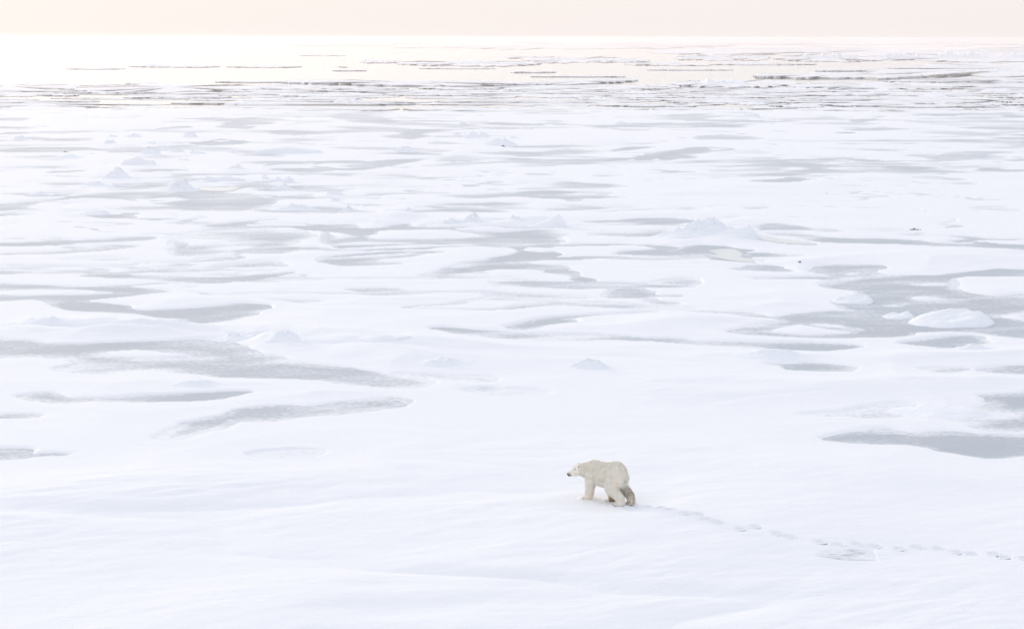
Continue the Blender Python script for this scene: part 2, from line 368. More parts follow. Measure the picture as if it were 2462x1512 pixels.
# paw prints: where the bear has walked
PRINTS = [(95,66),(150,66),(240,85),(270,108),(370,143),(455,145),(515,182),(590,190),(712,230),(800,224),(950,255),(1010,268),(1200,302),(1315,305),(1440,302),(1545,310),(1680,312),(1805,306),(1920,311),(2040,330),(2135,343),(2270,347),(2350,368),(2450,378)]
_r = random.Random(4); PW_ = [ground(*frame('H', a + _r.uniform(-16, 16), b + _r.uniform(-5, 5)), 0.24) for a, b in PRINTS]

def base_height(X, Y, rs):
    cw, sw = math.cos(WIND), math.sin(WIND)
    a = X*cw + Y*sw; b = -X*sw + Y*cw
    far = np.clip(150/np.maximum(Y, 1), 0.35, 1)
    h = 0.28 + 0.34*fbm(a/2.0, b, 14.0, 2, 5, rs) + 0.10*fbm(X, Y, 31.0, 2, 50, rs)
    h += 0.056*fbm(a/2.2, b, 4.4, 4, 20, rs, .6)*(0.35 + np.clip(fbm(X, Y, 20.0, 2, 25) + .3, 0, 1.2))                    # long wind drifts
    h += 0.010*fbm(a/3.0, b, 0.7, 2, 30, rs)
    rough = sstep(0.15, 0.75, fbm(X, Y, 24.0, 2, 70))           # patches of rough sastrugi
    h += rough*0.055*np.abs(fbm(a/3.0, b, 1.5, 3, 80, rs))
    return h
def full_height(X, Y, rs, pits=True):
    S, D = ice_field(X, Y)
    wob = fbm(X, Y, 3.2, 4, 11, rs)
    S = S + 0.22*wob*np.clip(Y/100, .7, 4) + 0.40*np.clip(Y/100, .6, 4.5)**1.7*fbm(X, Y, 13.0, 5, 44, rs, 0.6)
    c_, s_ = math.cos(R(8)), math.sin(R(8))
    S = S + 0.30*fbm((X*c_ + Y*s_)/5.0, -X*s_ + Y*c_, 1.3, 3, 33, rs)*np.clip(fbm(X, Y, 12.0, 2, 37) + .45, 0, 1)*np.clip(Y/100, .7, 3)
    # small bare patches the size of which the eye can only guess, denser away from the camera
    pn = fbm(X, Y, 14.0, 4, 90, rs) + 0.55*fbm(X, Y, 60.0, 2, 120)
    dens = np.interp(Y, [60, 104, 130, 180, 230, 300, 400, 600], [9.0, 2.2, 0.84, 0.60, 0.49, 0.37, 0.30, 0.27])
    big = sstep(60, 110, Y)
    near_ = 0.22 + sstep(-16, -1.5, S); mk = np.clip(fbm(X, Y, 55.0, 2, 230) + .35, 0, 1)
    c1_ = ((0.135*mk*near_*sstep(96, 135, Y)*sstep(330, 220, Y)) - 0.02 - 0.3*sstep(110, 92, Y) - np.abs(fbm(X/2.4, Y, 17.0, 4, 240, rs, .55)))*9
    c2_ = ((0.105*mk*sstep(170, 240, Y)) - 0.02 - 0.3*sstep(190, 150, Y) - np.abs(fbm(X/2.0, Y, 46.0, 4, 250, rs, .55)))*24
    c3_ = np.maximum(c1_, c2_); D = np.where(c3_ > S, 0.5, D); S = np.maximum(S, c3_)
    s2 = (pn - dens)*3.2
    D = np.where((s2 > S) & (s2 > -0.4), 0.75, D)
    S = np.maximum(S, np.where(big > 0.5, s2, -9))
    b = base_height(X, Y, rs); b = 0.09 + 0.06*np.log1p(np.exp(np.clip((b - 0.09)/0.06, -30, 30)))     # snow never thinner than this
    rub = 0
    for cx_, cy_, rx_, ry_, am_ in RUB:       # ground heaved up where the ice was pressed together
        e_ = np.exp(-((X - cx_)/rx_)**2 - ((Y - cy_)/ry_)**2)
        rub = rub + e_*am_*(0.35 + np.abs(fbm(X + cx_, Y, 7.0, 4, 210, rs, .55)))
    wid = 0.50*(1.0 + 0.9*np.clip(fbm(X, Y, 11.0, 2, 140), -0.6, 1.5))     # width of the snow bank
    b = 0.06 + 0.04*np.clip(fbm(X, Y, 13.0, 2, 145), -.6, 1) + (b - 0.06)*sstep(-0.2, -6.0, S) + rub*sstep(0.0, -2.0, S)
    t = sstep(0.12, -1.0, S/wid)
    z = -0.07*(1 - t) + b*t
    if len(PLATE):
        k = (np.abs(X - PLATE[:, 0].mean()) < 6) & (np.abs(Y - PLATE[:, 1].mean()) < 6)
        if k.any():
            sp = sdf(PLATE, X[k], Y[k]); z[k] -= (0.02 + .02*noise(X[k]*1.2, Y[k]*4, 9))*sstep(-.03, .06, sp)
    z += 0.03*np.exp(-((S/wid + 1.4)/0.8)**2)*np.clip(fbm(X, Y, 6.0, 2, 150) + .3, 0, 1)      # lip of blown snow round the bank
    k_ = np.exp(-(((X - bx + .5)/2.3)**2 + ((Y - by - .5)/2.3)**2)**2); z = z*(1 - k_) + BZ*k_       # trodden level spot the bear stands on
    for px, py in PAWS:
        q_ = np.sqrt(((X - px)/.21)**2 + ((Y - py)/.21)**2); z = z - 0.05*np.exp(-q_**4) + 0.035*np.exp(-((q_ - 1.25)/.28)**2)
    if pits:
        for px, py in PW_:
            z = z - 0.22*np.exp(-(((X - px)/0.17)**2 + ((Y - py)/0.17)**2)**1.5)
    return z, S, D
def height_at(x, y):
    z, S, D = full_height(np.array([x]), np.array([y]), 0.05*np.ones(1), False); return float(max(z[0], 0.0))

# row distances follow what the eye can resolve: dense near, sparse far
EDGE_V = 262.0
def row_y(v): return (CAM_H*math.cos(PITCH + math.atan((v - PH/2)/FPX)))/math.sin(PITCH + math.atan((v - PH/2)/FPX))
vs = np.concatenate([np.array([2600, 2300, 2050, 1900, 1780, 1700, 1640]), np.arange(1600, EDGE_V, -1.9), [EDGE_V]])
ys = np.array([row_y(v) for v in vs])
tn = np.concatenate([-np.geomspace(1.2, .345, 14), np.arange(-0.335, 0.335, 2.7/FPX), np.geomspace(.345, 1.2, 14)])
NR, NC = len(ys), len(tn)
X = ys[:, None]*tn[None, :]; Y = np.repeat(ys[:, None], NC, 1)
rs = np.gradient(ys)[:, None]*np.ones((1, NC))
edge_wave = 8.0*fbm(X, Y*0 + 3.0, 60.0, 4, 200) + 3*np.abs(noise(X/9.0, Y*0, 7))
Y = Y - sstep(330, ys[-1], Y)*(edge_wave + 10)
X = X*(Y/ys[:, None])
z, S, D = full_height(X, Y, rs)
V = np.stack([X, Y, z], -1)
fz = z[:-1, :-1]; mx = np.maximum.reduce([z[:-1, :-1], z[1:, :-1], z[:-1, 1:], z[1:, 1:]]); mn = np.minimum.reduce([z[:-1, :-1], z[1:, :-1], z[:-1, 1:], z[1:, 1:]])
def compact(V, F, *attrs):
    used = np.zeros(len(V), bool); used[F.ravel()] = True; idx = np.cumsum(used) - 1
    return (V[used], idx[F]) + tuple(a[used] for a in attrs)
Vs, Fs = compact(V.reshape(-1, 3), grid_faces(NR, NC, mx > -0.03))
snow = tag(mesh_np('snow_ground', Vs, Fs, mat_snow), kind='structure')
zi = 0.006*fbm(X, Y, 1.2, 3, 170, rs)
Vi = np.stack([X, Y, zi], -1).reshape(-1, 3)
ca_, sa_ = X*math.cos(WIND) + Y*math.sin(WIND), -X*math.sin(WIND) + Y*math.cos(WIND)
sw_ = 0.35 + 2.6*np.clip(fbm(X, Y, 16.0, 2, 185) + .15, 0, 1)
dist_dust = D*0.95 + 0.50*(1 - sstep(0, 1, np.maximum(S, 0)/sw_)) - 0.28 + 0.40*fbm(X, Y, 9.0, 3, 180, rs) + 0.45*fbm(ca_/4, sa_, 3.0, 3, 190, rs)
Vi, Fi, Ad = compact(Vi, grid_faces(NR, NC, mn < 0.03), dist_dust.ravel())
tag(mesh_np('refrozen_ice', Vi, Fi, mat_ice, attrs={'dust': Ad}), kind='structure')

# a bare crust of ice by the trail
x0, y0 = PLATE.min(0); x1, y1 = PLATE.max(0); gx, gy = np.meshgrid(np.linspace(x0, x1, 90), np.linspace(y0, y1, 60))
zz = full_height(gx, gy, np.full(gx.shape, .05), False)[0]; sd = sdf(PLATE, gx, gy) + .10*fbm(gx, gy, .8, 3, 260)
kp = sd[:-1, :-1] > .12
Vc, Fc, Ac = compact(np.stack([gx, gy, zz + .006], -1).reshape(-1, 3), grid_faces(60, 90, kp), (1.0 - .65*sstep(0.1, .6, sd) + .35*fbm(gx/2, gy, 1.0, 3, 261)).ravel())
tag(mesh_np('ice_crust', Vc, Fc, mat_ice, attrs={'dust': Ac}), kind='structure')
# pools of open water standing on the ice
for i, p in enumerate(WPOOL):
    bm = bmesh.new(); vsx = [bm.verts.new((x, y, 0.012)) for x, y in p]; bm.faces.new(vsx)
    me = bpy.data.meshes.new('melt_pool'); bm.to_mesh(me); bm.free(); me.materials.append(mat_pool)
    o = bpy.data.objects.new('melt_pool', me); COL.objects.link(o); tag(o, kind='structure')

# the snow field's own edge towards the open pack, then sea to the horizon
n = NC; top = V[-1]; sk = np.concatenate([top, top*[1, 1, 0] + [0, 0.4, -0.6]]); i = np.arange(n - 1)
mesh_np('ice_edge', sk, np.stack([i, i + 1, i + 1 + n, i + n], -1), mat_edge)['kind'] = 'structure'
q = 90000.0
wr = np.array([-q, -8000, -2500, -700, -200, 200, 700, 2500, 8000, q]); wy = np.array([-3000, -200, 200, 470, 700, 1200, 2500, 6000, 15000, 45000, q])
WX, WY = np.meshgrid(wr, wy); tag(mesh_np('sea_water', np.stack([WX, WY, WX*0 - 0.45], -1).reshape(-1, 3), grid_faces(len(wy), len(wr)), mat_water), kind='structure')

# ------------------------------------------------------------------ hummocks and blocks of ice
def hum_mesh(name, wd, h, dp, kind, seed, mat, parent=None, peaks=None):
    rng = random.Random(seed)
    nx = int(min(110, max(40, wd*9))); ny = int(min(60, max(26, dp*9)))
    gx, gy = np.meshgrid(np.linspace(-1, 1, nx), np.linspace(-1, 1, ny))
    x = gx*wd/2; y = gy*dp/2
    ang = np.arctan2(gy, gx)
    rim = 1 + 0.16*noise(np.cos(ang)*1.6 + seed, np.sin(ang)*1.6, seed)
    rr = np.sqrt(gx**2 + gy**2)/rim
    env = np.clip(1 - rr**2, 0, 1)
    if kind == 'mound':
        cx = rng.uniform(0, .18); w0 = rng.uniform(.30, .40)
        skirt = env**2.0
        sx = np.where(gx < cx, w0*1.7, w0*.75)
        wob_ = 0.16*fbm(gx, gy, .6, 3, seed + 1)
        rad = np.sqrt(((gx - cx + wob_)/sx)**2 + ((gy + wob_*.6)/.5)**2)
        core = np.exp(-0.75*rad**2.6)
        H = 0.30*skirt + 0.75*core*np.clip(env*3, 0, 1)
        for k in range(5):
            a, b, q_ = rng.uniform(-.65, .65), rng.uniform(-.4, .4), rng.uniform(.05, .13)
            rb = np.sqrt(((gx - a)/q_)**2 + ((gy - b)/.28)**2)
            H = np.maximum(H, rng.uniform(.3, .75)*np.exp(-0.75*rb**2.5)*np.clip(env*2, 0, 1)*(1.1 - abs(a)))
        H *= 1 + 0.45*fbm(gx, gy, 0.3, 4, seed, None, .6)
        H /= H.max()
    elif kind == 'jagged':
        H = 0.18*env
        for k in range(int(10 + wd)):
            px = rng.uniform(-.8, .8); py = rng.uniform(-.6, .6); hh = rng.uniform(.4, 1.0)*(1 - 0.6*abs(px))*(1 - .4*abs(py))
            a = rng.uniform(-.6, .6); dx = (x - px*wd/2)*math.cos(a) + (y - py*dp/2)*math.sin(a); dy = -(x - px*wd/2)*math.sin(a) + (y - py*dp/2)*math.cos(a)
            s1, s2 = rng.uniform(.5, .9), rng.uniform(1.2, 3.5)
            if rng.random() < .3: s1, s2 = s2, s1
            H = np.maximum(H, hh - np.maximum(np.where(dx < 0, -dx*s1, dx*s2), np.abs(dy)*rng.uniform(.9, 1.6))/h*0.9)
        H = H*np.clip(env*3, 0, 1) + 0.05*fbm(gx, gy, .25, 3, seed)*env
    elif kind == 'long':
        H = np.clip(env*2.6, 0, 1)*(0.6 + 0.4*np.exp(-((gx + .0)/.35)**2) + 0.16*fbm(gx*wd/3, gy, 1.0, 3, seed)) - 0.1*np.clip(gx, 0, 1)
    elif kind == 'ramp':           # long slope rising to the right, sheer face at its right end
        cx = 0.55
        up_ = np.clip((gx + 1)/(cx + 1), 0, 1)**1.5
        dn = np.clip((0.93 - gx)/(0.93 - cx), 0, 1)**0.75
        H = np.where(gx < cx, up_, dn)*np.clip(1 - (np.abs(gy)/(0.25 + .75*np.clip(np.where(gx < cx, up_ + .35, dn + .3), 0, 1)))**1.5, 0, 1)
        H *= 1 + 0.06*fbm(gx, gy, 0.5, 3, seed)
    elif kind == 'slab':           # broad rounded slab that tips up to the far right
        H = np.clip(env*1.9, 0, 1)**1.1*(0.52 + 0.34*gx + 0.22*gy)*(1 + 0.34*fbm(gx, gy, .7, 4, seed)) + 0.02; H /= H.max()
    elif kind == 'ridge':          # far pressure ridge: a row of tumbled blocks
        H = np.zeros_like(gx)
        for k in range(int(16 + wd/9)):
            px = rng.uniform(-.96, .96); e = (peaks(px) if peaks else 1.0); hh = e*rng.uniform(.35, 1.0); sw = rng.uniform(.012, .05)*max(1, 90/wd)
            H = np.maximum(H, hh*np.clip(1 - np.abs(gx - px)/sw/rng.uniform(.6, 1.6), 0, 1)**.8)
            H = np.maximum(H, 0.62*hh*np.clip(1 - np.abs(gx - px)/sw/8, 0, 1))
        H = H*np.clip(env*1.8, 0, 1)**.5*np.clip(1 - gy**2, 0, 1)
    zz = h*H - 0.30*(1 - np.clip(env*9, 0, 1)) - 0.02
    return mesh_np(name, np.stack([x, y, zz], -1).reshape(-1, 3), grid_faces(ny, nx), mat, parent=parent)
HUM = [  # crop, x centre, base y, width, height (in that crop), kind, label, group
 ('Z', 870, 208, 1050, 92, 'long', 'long flat-topped blue snow ridge with small dark crack near its peak', None),
 ('Z', 500, 622, 140, 112, 'jagged', 'narrow upright ice block at left end of the jagged cluster', 'jagged ice blocks'),
 ('Z', 700, 655, 270, 105, 'jagged', 'wide tumbled ice blocks in middle of the jagged cluster', 'jagged ice blocks'),
 ('Z', 880, 655, 170, 105, 'jagged', 'ice block at right end of the jagged cluster', 'jagged ice blocks'),
 ('Z', 790, 775, 330, 105, 'mound', 'smooth blue mound just in front of the jagged ice cluster', None),
 ('Z', 1600, 868, 330, 92, 'mound', 'rounded mound with a smaller bump directly before it', None),
 ('Z', 1620, 968, 190, 60, 'mound', 'small bump directly before the rounded double mound', None),
 ('Z', 950, 1098, 640, 105, 'mound', 'broad low blue mound behind a thin dark ice shore', None),
 ('Z', 1825, 1150, 270, 120, 'mound', 'compact cone-like mound standing at the end of grey ice', None),
 ('Z', 60, 468, 220, 72, 'mound', 'small peaked hummock left of the jagged ice cluster', None),
 ('K', 1190, 118, 240, 78, 'mound', 'lone steep-backed hummock above the eye-shaped frozen pond', None),
 ('K', 1700, 306, 110, 58, 'jagged', 'small split ice block between hummocks and long flat ridge', None),
 ('K', 190, 112, 170, 38, 'mound', 'farthest left bump of the hummock field at left', None),
 ('K', 150, 206, 230, 66, 'mound', 'rounded bump at left rim of the left hummock field', None),
 ('K', 680, 192, 220, 36, 'mound', 'low bump in upper middle of the left hummock field', None),
 ('K', 460, 110, 230, 46, 'mound', 'pale wide back bump in the left hummock field', None),
 ('K', 650, 322, 260, 92, 'mound', 'taller rounded peak in front of the left hummock field', None),
 ('K', 1020, 306, 190, 56, 'mound', 'middle pointed bump right of the taller rounded peak', None),
 ('K', 1250, 322, 240, 82, 'jagged', 'stepped pointed hummock at right end of the left hummock field', None),
 ('K', 850, 262, 200, 42, 'mound', 'low bump behind the middle pointed bump', None),
 ('K', 500, 462, 420, 84, 'long', 'slanting blue snow bank below the left hummock field', None),
 ('K', 1090, 416, 200, 32, 'mound', 'small bump beside the slanting blue snow bank', None),
 ('K', 250, 640, 330, 130, 'mound', 'rugged blue mound left of the large cone beside grey ice', None),
 ('K', 1760, 520, 210, 56, 'mound', 'sharp tip hummock up-left of the jagged ice cluster', None),
 ('K', 1620, 660, 500, 62, 'long', 'low blue snow ledge left of the jagged ice cluster', None),
 ('K', 1060, 780, 330, 145, 'mound', 'large cone-shaped hummock left of the white melt pool', None),
 ('K', 1030, 662, 220, 32, 'mound', 'grey bump peeking over the large cone-shaped hummock', None),
 ('E', 670, 572, 190, 34, 'mound', 'left low bump before the long curved grey lead', None),
 ('E', 815, 566, 80, 18, 'mound', 'tiny bump beside the curved grey lead', None),
 ('E', 280, 632, 130, 26, 'mound', 'small bump left above the curved grey lead', None),
 ('E', 690, 764, 270, 32, 'mound', 'low snow bank behind the short rectangular dark pond', None),
 ('E', 130, 246, 130, 34, 'mound', 'isolated bump near left frame edge under the pack ice', None),
 ('E', 480, 368, 160, 24, 'mound', 'flat bump under the long grey streak at far left', None),
 ('F', 1000, 240, 190, 74, 'jagged', 'left jagged peak of the central twin ice hummock', 'twin central ice hummock'),
 ('F', 1165, 290, 240, 86, 'jagged', 'right broken block of the central twin ice hummock', 'twin central ice hummock'),
 ('F', 1262, 242, 70, 28, 'jagged', 'small knob behind the central twin ice hummock', 'twin central ice hummock'),
 ('F', 870, 232, 110, 40, 'mound', 'faint small mound left of the central twin ice hummock', None),
 ('F', 500, 328, 140, 36, 'mound', 'flat blue hummock left below the central twin hummock', None),
 ('F', 900, 136, 50, 32, 'jagged', 'tiny upright ice shard with a dark side in far centre', None),
 ('F', 2012, 136, 110, 34, 'jagged', 'small broken ice block with dark underside, far right of centre', None),
 ('F', 1340, 172, 120, 22, 'mound', 'low snow swell right behind the central twin hummock', None),
 ('F', 95, 758, 120, 55, 'mound', 'leftmost cone of the middle row of mounds', 'middle row of mounds'),
 ('F', 505, 780, 110, 46, 'mound', 'small round mound in the middle row of mounds', 'middle row of mounds'),
 ('F', 630, 774, 50, 14, 'mound', 'tiny knob right of the small round mound', 'middle row of mounds'),
 ('F', 815, 838, 190, 58, 'jagged', 'crumbled low snow heap left of the pointed mound', 'middle row of mounds'),
 ('F', 975, 832, 150, 66, 'mound', 'pointed mound between crumbled heap and biggest dome', 'middle row of mounds'),
 ('F', 1270, 830, 160, 45, 'mound', 'shallow shoulder left of the biggest dome', 'middle row of mounds'),
 ('F', 1480, 852, 310, 92, 'ramp', 'biggest dome of the middle row with long left slope', 'middle row of mounds'),
 ('Y', 700, 440, 1150, 260, 'mound', 'broad gentle snow slope behind the blue wedge', None),
 ('Y', 1150, 455, 800, 235, 'ramp', 'blue ice wedge with sheer right face beside water strip', None),
 ('B', 780, 1045, 330, 46, 'mound', 'low wide triangular drift left of the small foreground peak', None),
 ('B', 1800, 1078, 270, 66, 'mound', 'small foreground peak with crumbly tip in the centre', None),
 ('B', 330, 888, 260, 22, 'mound', 'shallow snow swell above the low triangular drift', None),
 ('C', 1108, 515, 235, 76, 'slab', 'smooth snow mound overhanging grey ice left of the big slab', 'mounds in the right frozen pond'),
 ('C', 1375, 603, 190, 60, 'slab', 'small rounded mound beside the big tilted slab', 'mounds in the right frozen pond'),
 ('C', 1710, 655, 500, 138, 'slab', 'big tilted snow slab in the right frozen pond', 'mounds in the right frozen pond'),
 ('C', 1840, 800, 240, 38, 'mound', 'small blue swell at shore of the right pond', None),
 ('C', 600, 858, 420, 44, 'mound', 'low bluish drift below the round white floe', None),
 ('C', 1640, 1210, 570, 74, 'slab', 'flat oval snow island in the nearer right pond', None),
 ('A', 270, 612, 520, 52, 'mound', 'widest blue drift in the drift row left of centre', 'blue drift row'),
 ('A', 910, 628, 330, 38, 'mound', 'second drift in the drift row, below the dark lead', 'blue drift row'),
 ('A', 1160, 612, 170, 20, 'mound', 'thin small drift in the drift row', 'blue drift row'),
 ('A', 1545, 688, 300, 62, 'jagged', 'rough broken drift near right end of the drift row', 'blue drift row'),
 ('A', 1870, 724, 280, 50, 'mound', 'rightmost blue drift of the drift row', 'blue drift row'),
 ('A', 1280, 988, 330, 38, 'mound', 'lone soft drift below the big left frozen pond', None),
 ('X', 1205, 172, 90, 26, 'mound', 'pale rounded lump on the right far floes', None),
 ('X', 520, 350, 260, 40, 'mound', 'wide faint bump just inside the snow field at far right', None),
]
hp = []
for i, (c, x, yb, wd, h, kd, lab, grp) in enumerate(HUM):
    u0, v0 = frame(c, x - wd/2, yb); u1, _ = frame(c, x + wd/2, yb); _, vt = frame(c, x, yb - h)
    gx0, gy0 = ground(u0, v0, 0.1); gx1, _ = ground(u1, v0, 0.1)
    Wm = abs(gx1 - gx0); scale = FPX/gy0
    dp = {'mound': .62, 'jagged': .7, 'long': .3, 'ramp': .55, 'slab': .9, 'ridge': .3}[kd]*min(Wm, 14)
    el = CAM_H/gy0
    Hm = max(0.1, (v0 - vt)/scale/math.cos(el) - (0.35*dp*math.sin(el) if kd != 'slab' else 0.62*dp*math.sin(el)))
    Hm = max(Hm, 0.35*(v0 - vt)/scale)*{'mound': 1.02, 'slab': .74, 'ramp': .88}.get(kd, 1)
    cx, cy = (gx0 + gx1)/2, gy0 + dp*0.42
    mw = 1.55 if kd == 'mound' else 1.12
    o = hum_mesh('ice_hummock' if kd in ('jagged', 'ramp') else 'snow_mound', Wm*mw, Hm*1.12, dp*(1.4 if kd == 'mound' else 1), kd, i*7 + 3, mat_hum)
    o.location = (cx, cy, 0)
    o.rotation_euler.z = random.Random(i).uniform(-.15, .15) + (.42 if kd == 'slab' and wd == 500 else 0)
    me = o.data; nv_ = len(me.vertices); co_ = np.zeros(nv_*3, np.float32); me.vertices.foreach_get('co', co_); co_ = co_.reshape(-1, 3)
    ca2, sa2 = math.cos(o.rotation_euler.z), math.sin(o.rotation_euler.z)
    wx_ = (cx + co_[:, 0]*ca2 - co_[:, 1]*sa2).astype(float); wy_ = (cy + co_[:, 0]*sa2 + co_[:, 1]*ca2).astype(float)
    zg = full_height(wx_, np.minimum(wy_, 450), np.full(nv_, 0.002*cy**2/20), False)[0]
    co_[:, 2] += np.maximum(zg, 0.0); me.vertices.foreach_set('co', co_.ravel()); me.update()      # lies on the ground it stands on
    tag(o, lab, 'ice hummock' if kd in ('jagged', 'ramp') else 'snow mound', grp)
# dark frozen lumps
for (c, x, y, wd, h, lab) in (('Y', 2180, 832, 55, 40, 'tiny dark lump on snow right of the crescent pond'), ('G', 1700, 866, 100, 20, 'small grey ice lump alone on the wide right snow plain'),
                              ('E', 465, 326, 50, 12, 'dark speck of ice on the grey streak at far left')):
    u, v = frame(c, x, y); X0, Y0 = ground(u, v, .2); s = FPX/Y0; sc_ = CROPS[c][2]*1.06864
    o = hum_mesh('ice_lump', wd/sc_/s, h/sc_/s*1.3, wd/sc_/s*.8, 'jagged', int(x), mat_mud); o.location = (X0, Y0, height_at(X0, Y0) - .02); tag(o, lab, 'ice lump')

# ------------------------------------------------------------------ drifting floes beyond the fast ice
SEA = -0.45
def floe(u0, u1, vb, vf, fb, seed, slant=0.0, ridge=None, mat=None):
    """a slab of ice: outline between sight lines u0..u1 and vb (far) .. vf (near), its own freeboard fb"""
    rng = random.Random(seed); n = 96
    fb *= .62; top = SEA + fb; pts = []; tl, tr = rng.uniform(.5, 1.3), rng.uniform(.5, 1.3)
    for k in range(n):
        a = 2*math.pi*k/n; ca, sa = math.cos(a), math.sin(a)
        e = 0.75; px = math.copysign(abs(ca)**e, ca); py = math.copysign(abs(sa)**(tl if ca < 0 else tr), sa)
        j = 1 + 0.14*math.sin(3*a + seed) + 0.10*math.sin(7*a + seed*2) + 0.24*rng.uniform(-1, 1)
        uu = (u0 + u1)/2 + (u1 - u0)/2*px*(1 + .05*rng.uniform(-1, 1)); vv = (vb + vf)/2 - (vb - vf)/2*-1*0 + (vf - vb)/2*(-py*j) + slant*px
        pts.append(ground(uu, max(vv, 96.0 + 0.002*uu), top))
    p = np.array(pts); c = p.mean(0)
    rings = [1.0, .985, .93, .75, .5, .25]; V = [np.column_stack([p, np.full(n, SEA - .25)])]
    dz = [-.06, 0.02, .05, .08, .10, .10]
    for r_, d_ in zip(rings, dz):
        q_ = c + (p - c)*r_; V.append(np.column_stack([q_, top + d_*fb*2 + fb*.25*noise(q_[:, 0]/30 + seed, q_[:, 1]/60, seed)]))
    V = np.concatenate(V + [np.array([[c[0], c[1], top + .1]])])
    me = bpy.data.meshes.new('ice_floe'); F = []; 
    for r_ in range(len(rings)):
        for k in range(n): k2 = (k + 1) % n; F.append((r_*n + k, r_*n + k2, (r_+1)*n + k2, (r_+1)*n + k))
    last = len(rings)*n
    for k in range(n): F.append((last + k, last + (k + 1) % n, len(V) - 1))
    V = V - np.array([c[0], c[1], 0])
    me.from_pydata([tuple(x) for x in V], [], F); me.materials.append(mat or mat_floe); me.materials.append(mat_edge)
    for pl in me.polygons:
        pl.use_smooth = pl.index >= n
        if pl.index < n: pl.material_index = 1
    o = bpy.data.objects.new('ice_floe', me); COL.objects.link(o); o.location = (c[0], c[1], 0)
    if ridge:
        for (ru0, ru1, hpx, sd) in ridge:
            vm = vb*.35 + vf*.65; a_ = ground(ru0, vm, top); b_ = ground(ru1, vm, top)
            wdt = abs(b_[0] - a_[0]); dpt = min(14, .3*abs(p[:, 1].max() - p[:, 1].min()) + 3); hh = 1.5*hpx/FPX*a_[1]
            pk = random.Random(sd); cxs = [(pk.uniform(-.7, .7), pk.uniform(.15, .4)) for _ in range(3)]
            r = hum_mesh('pressure_ridge', wdt, hh, dpt, 'ridge', sd, mat_hum, parent=o, peaks=lambda t: .25 + .75*max(math.exp(-((t - a)/b)**2) for a, b in cxs))
            r.location = ((a_[0] + b_[0])/2 - c[0], a_[1] - c[1], top)
    return o
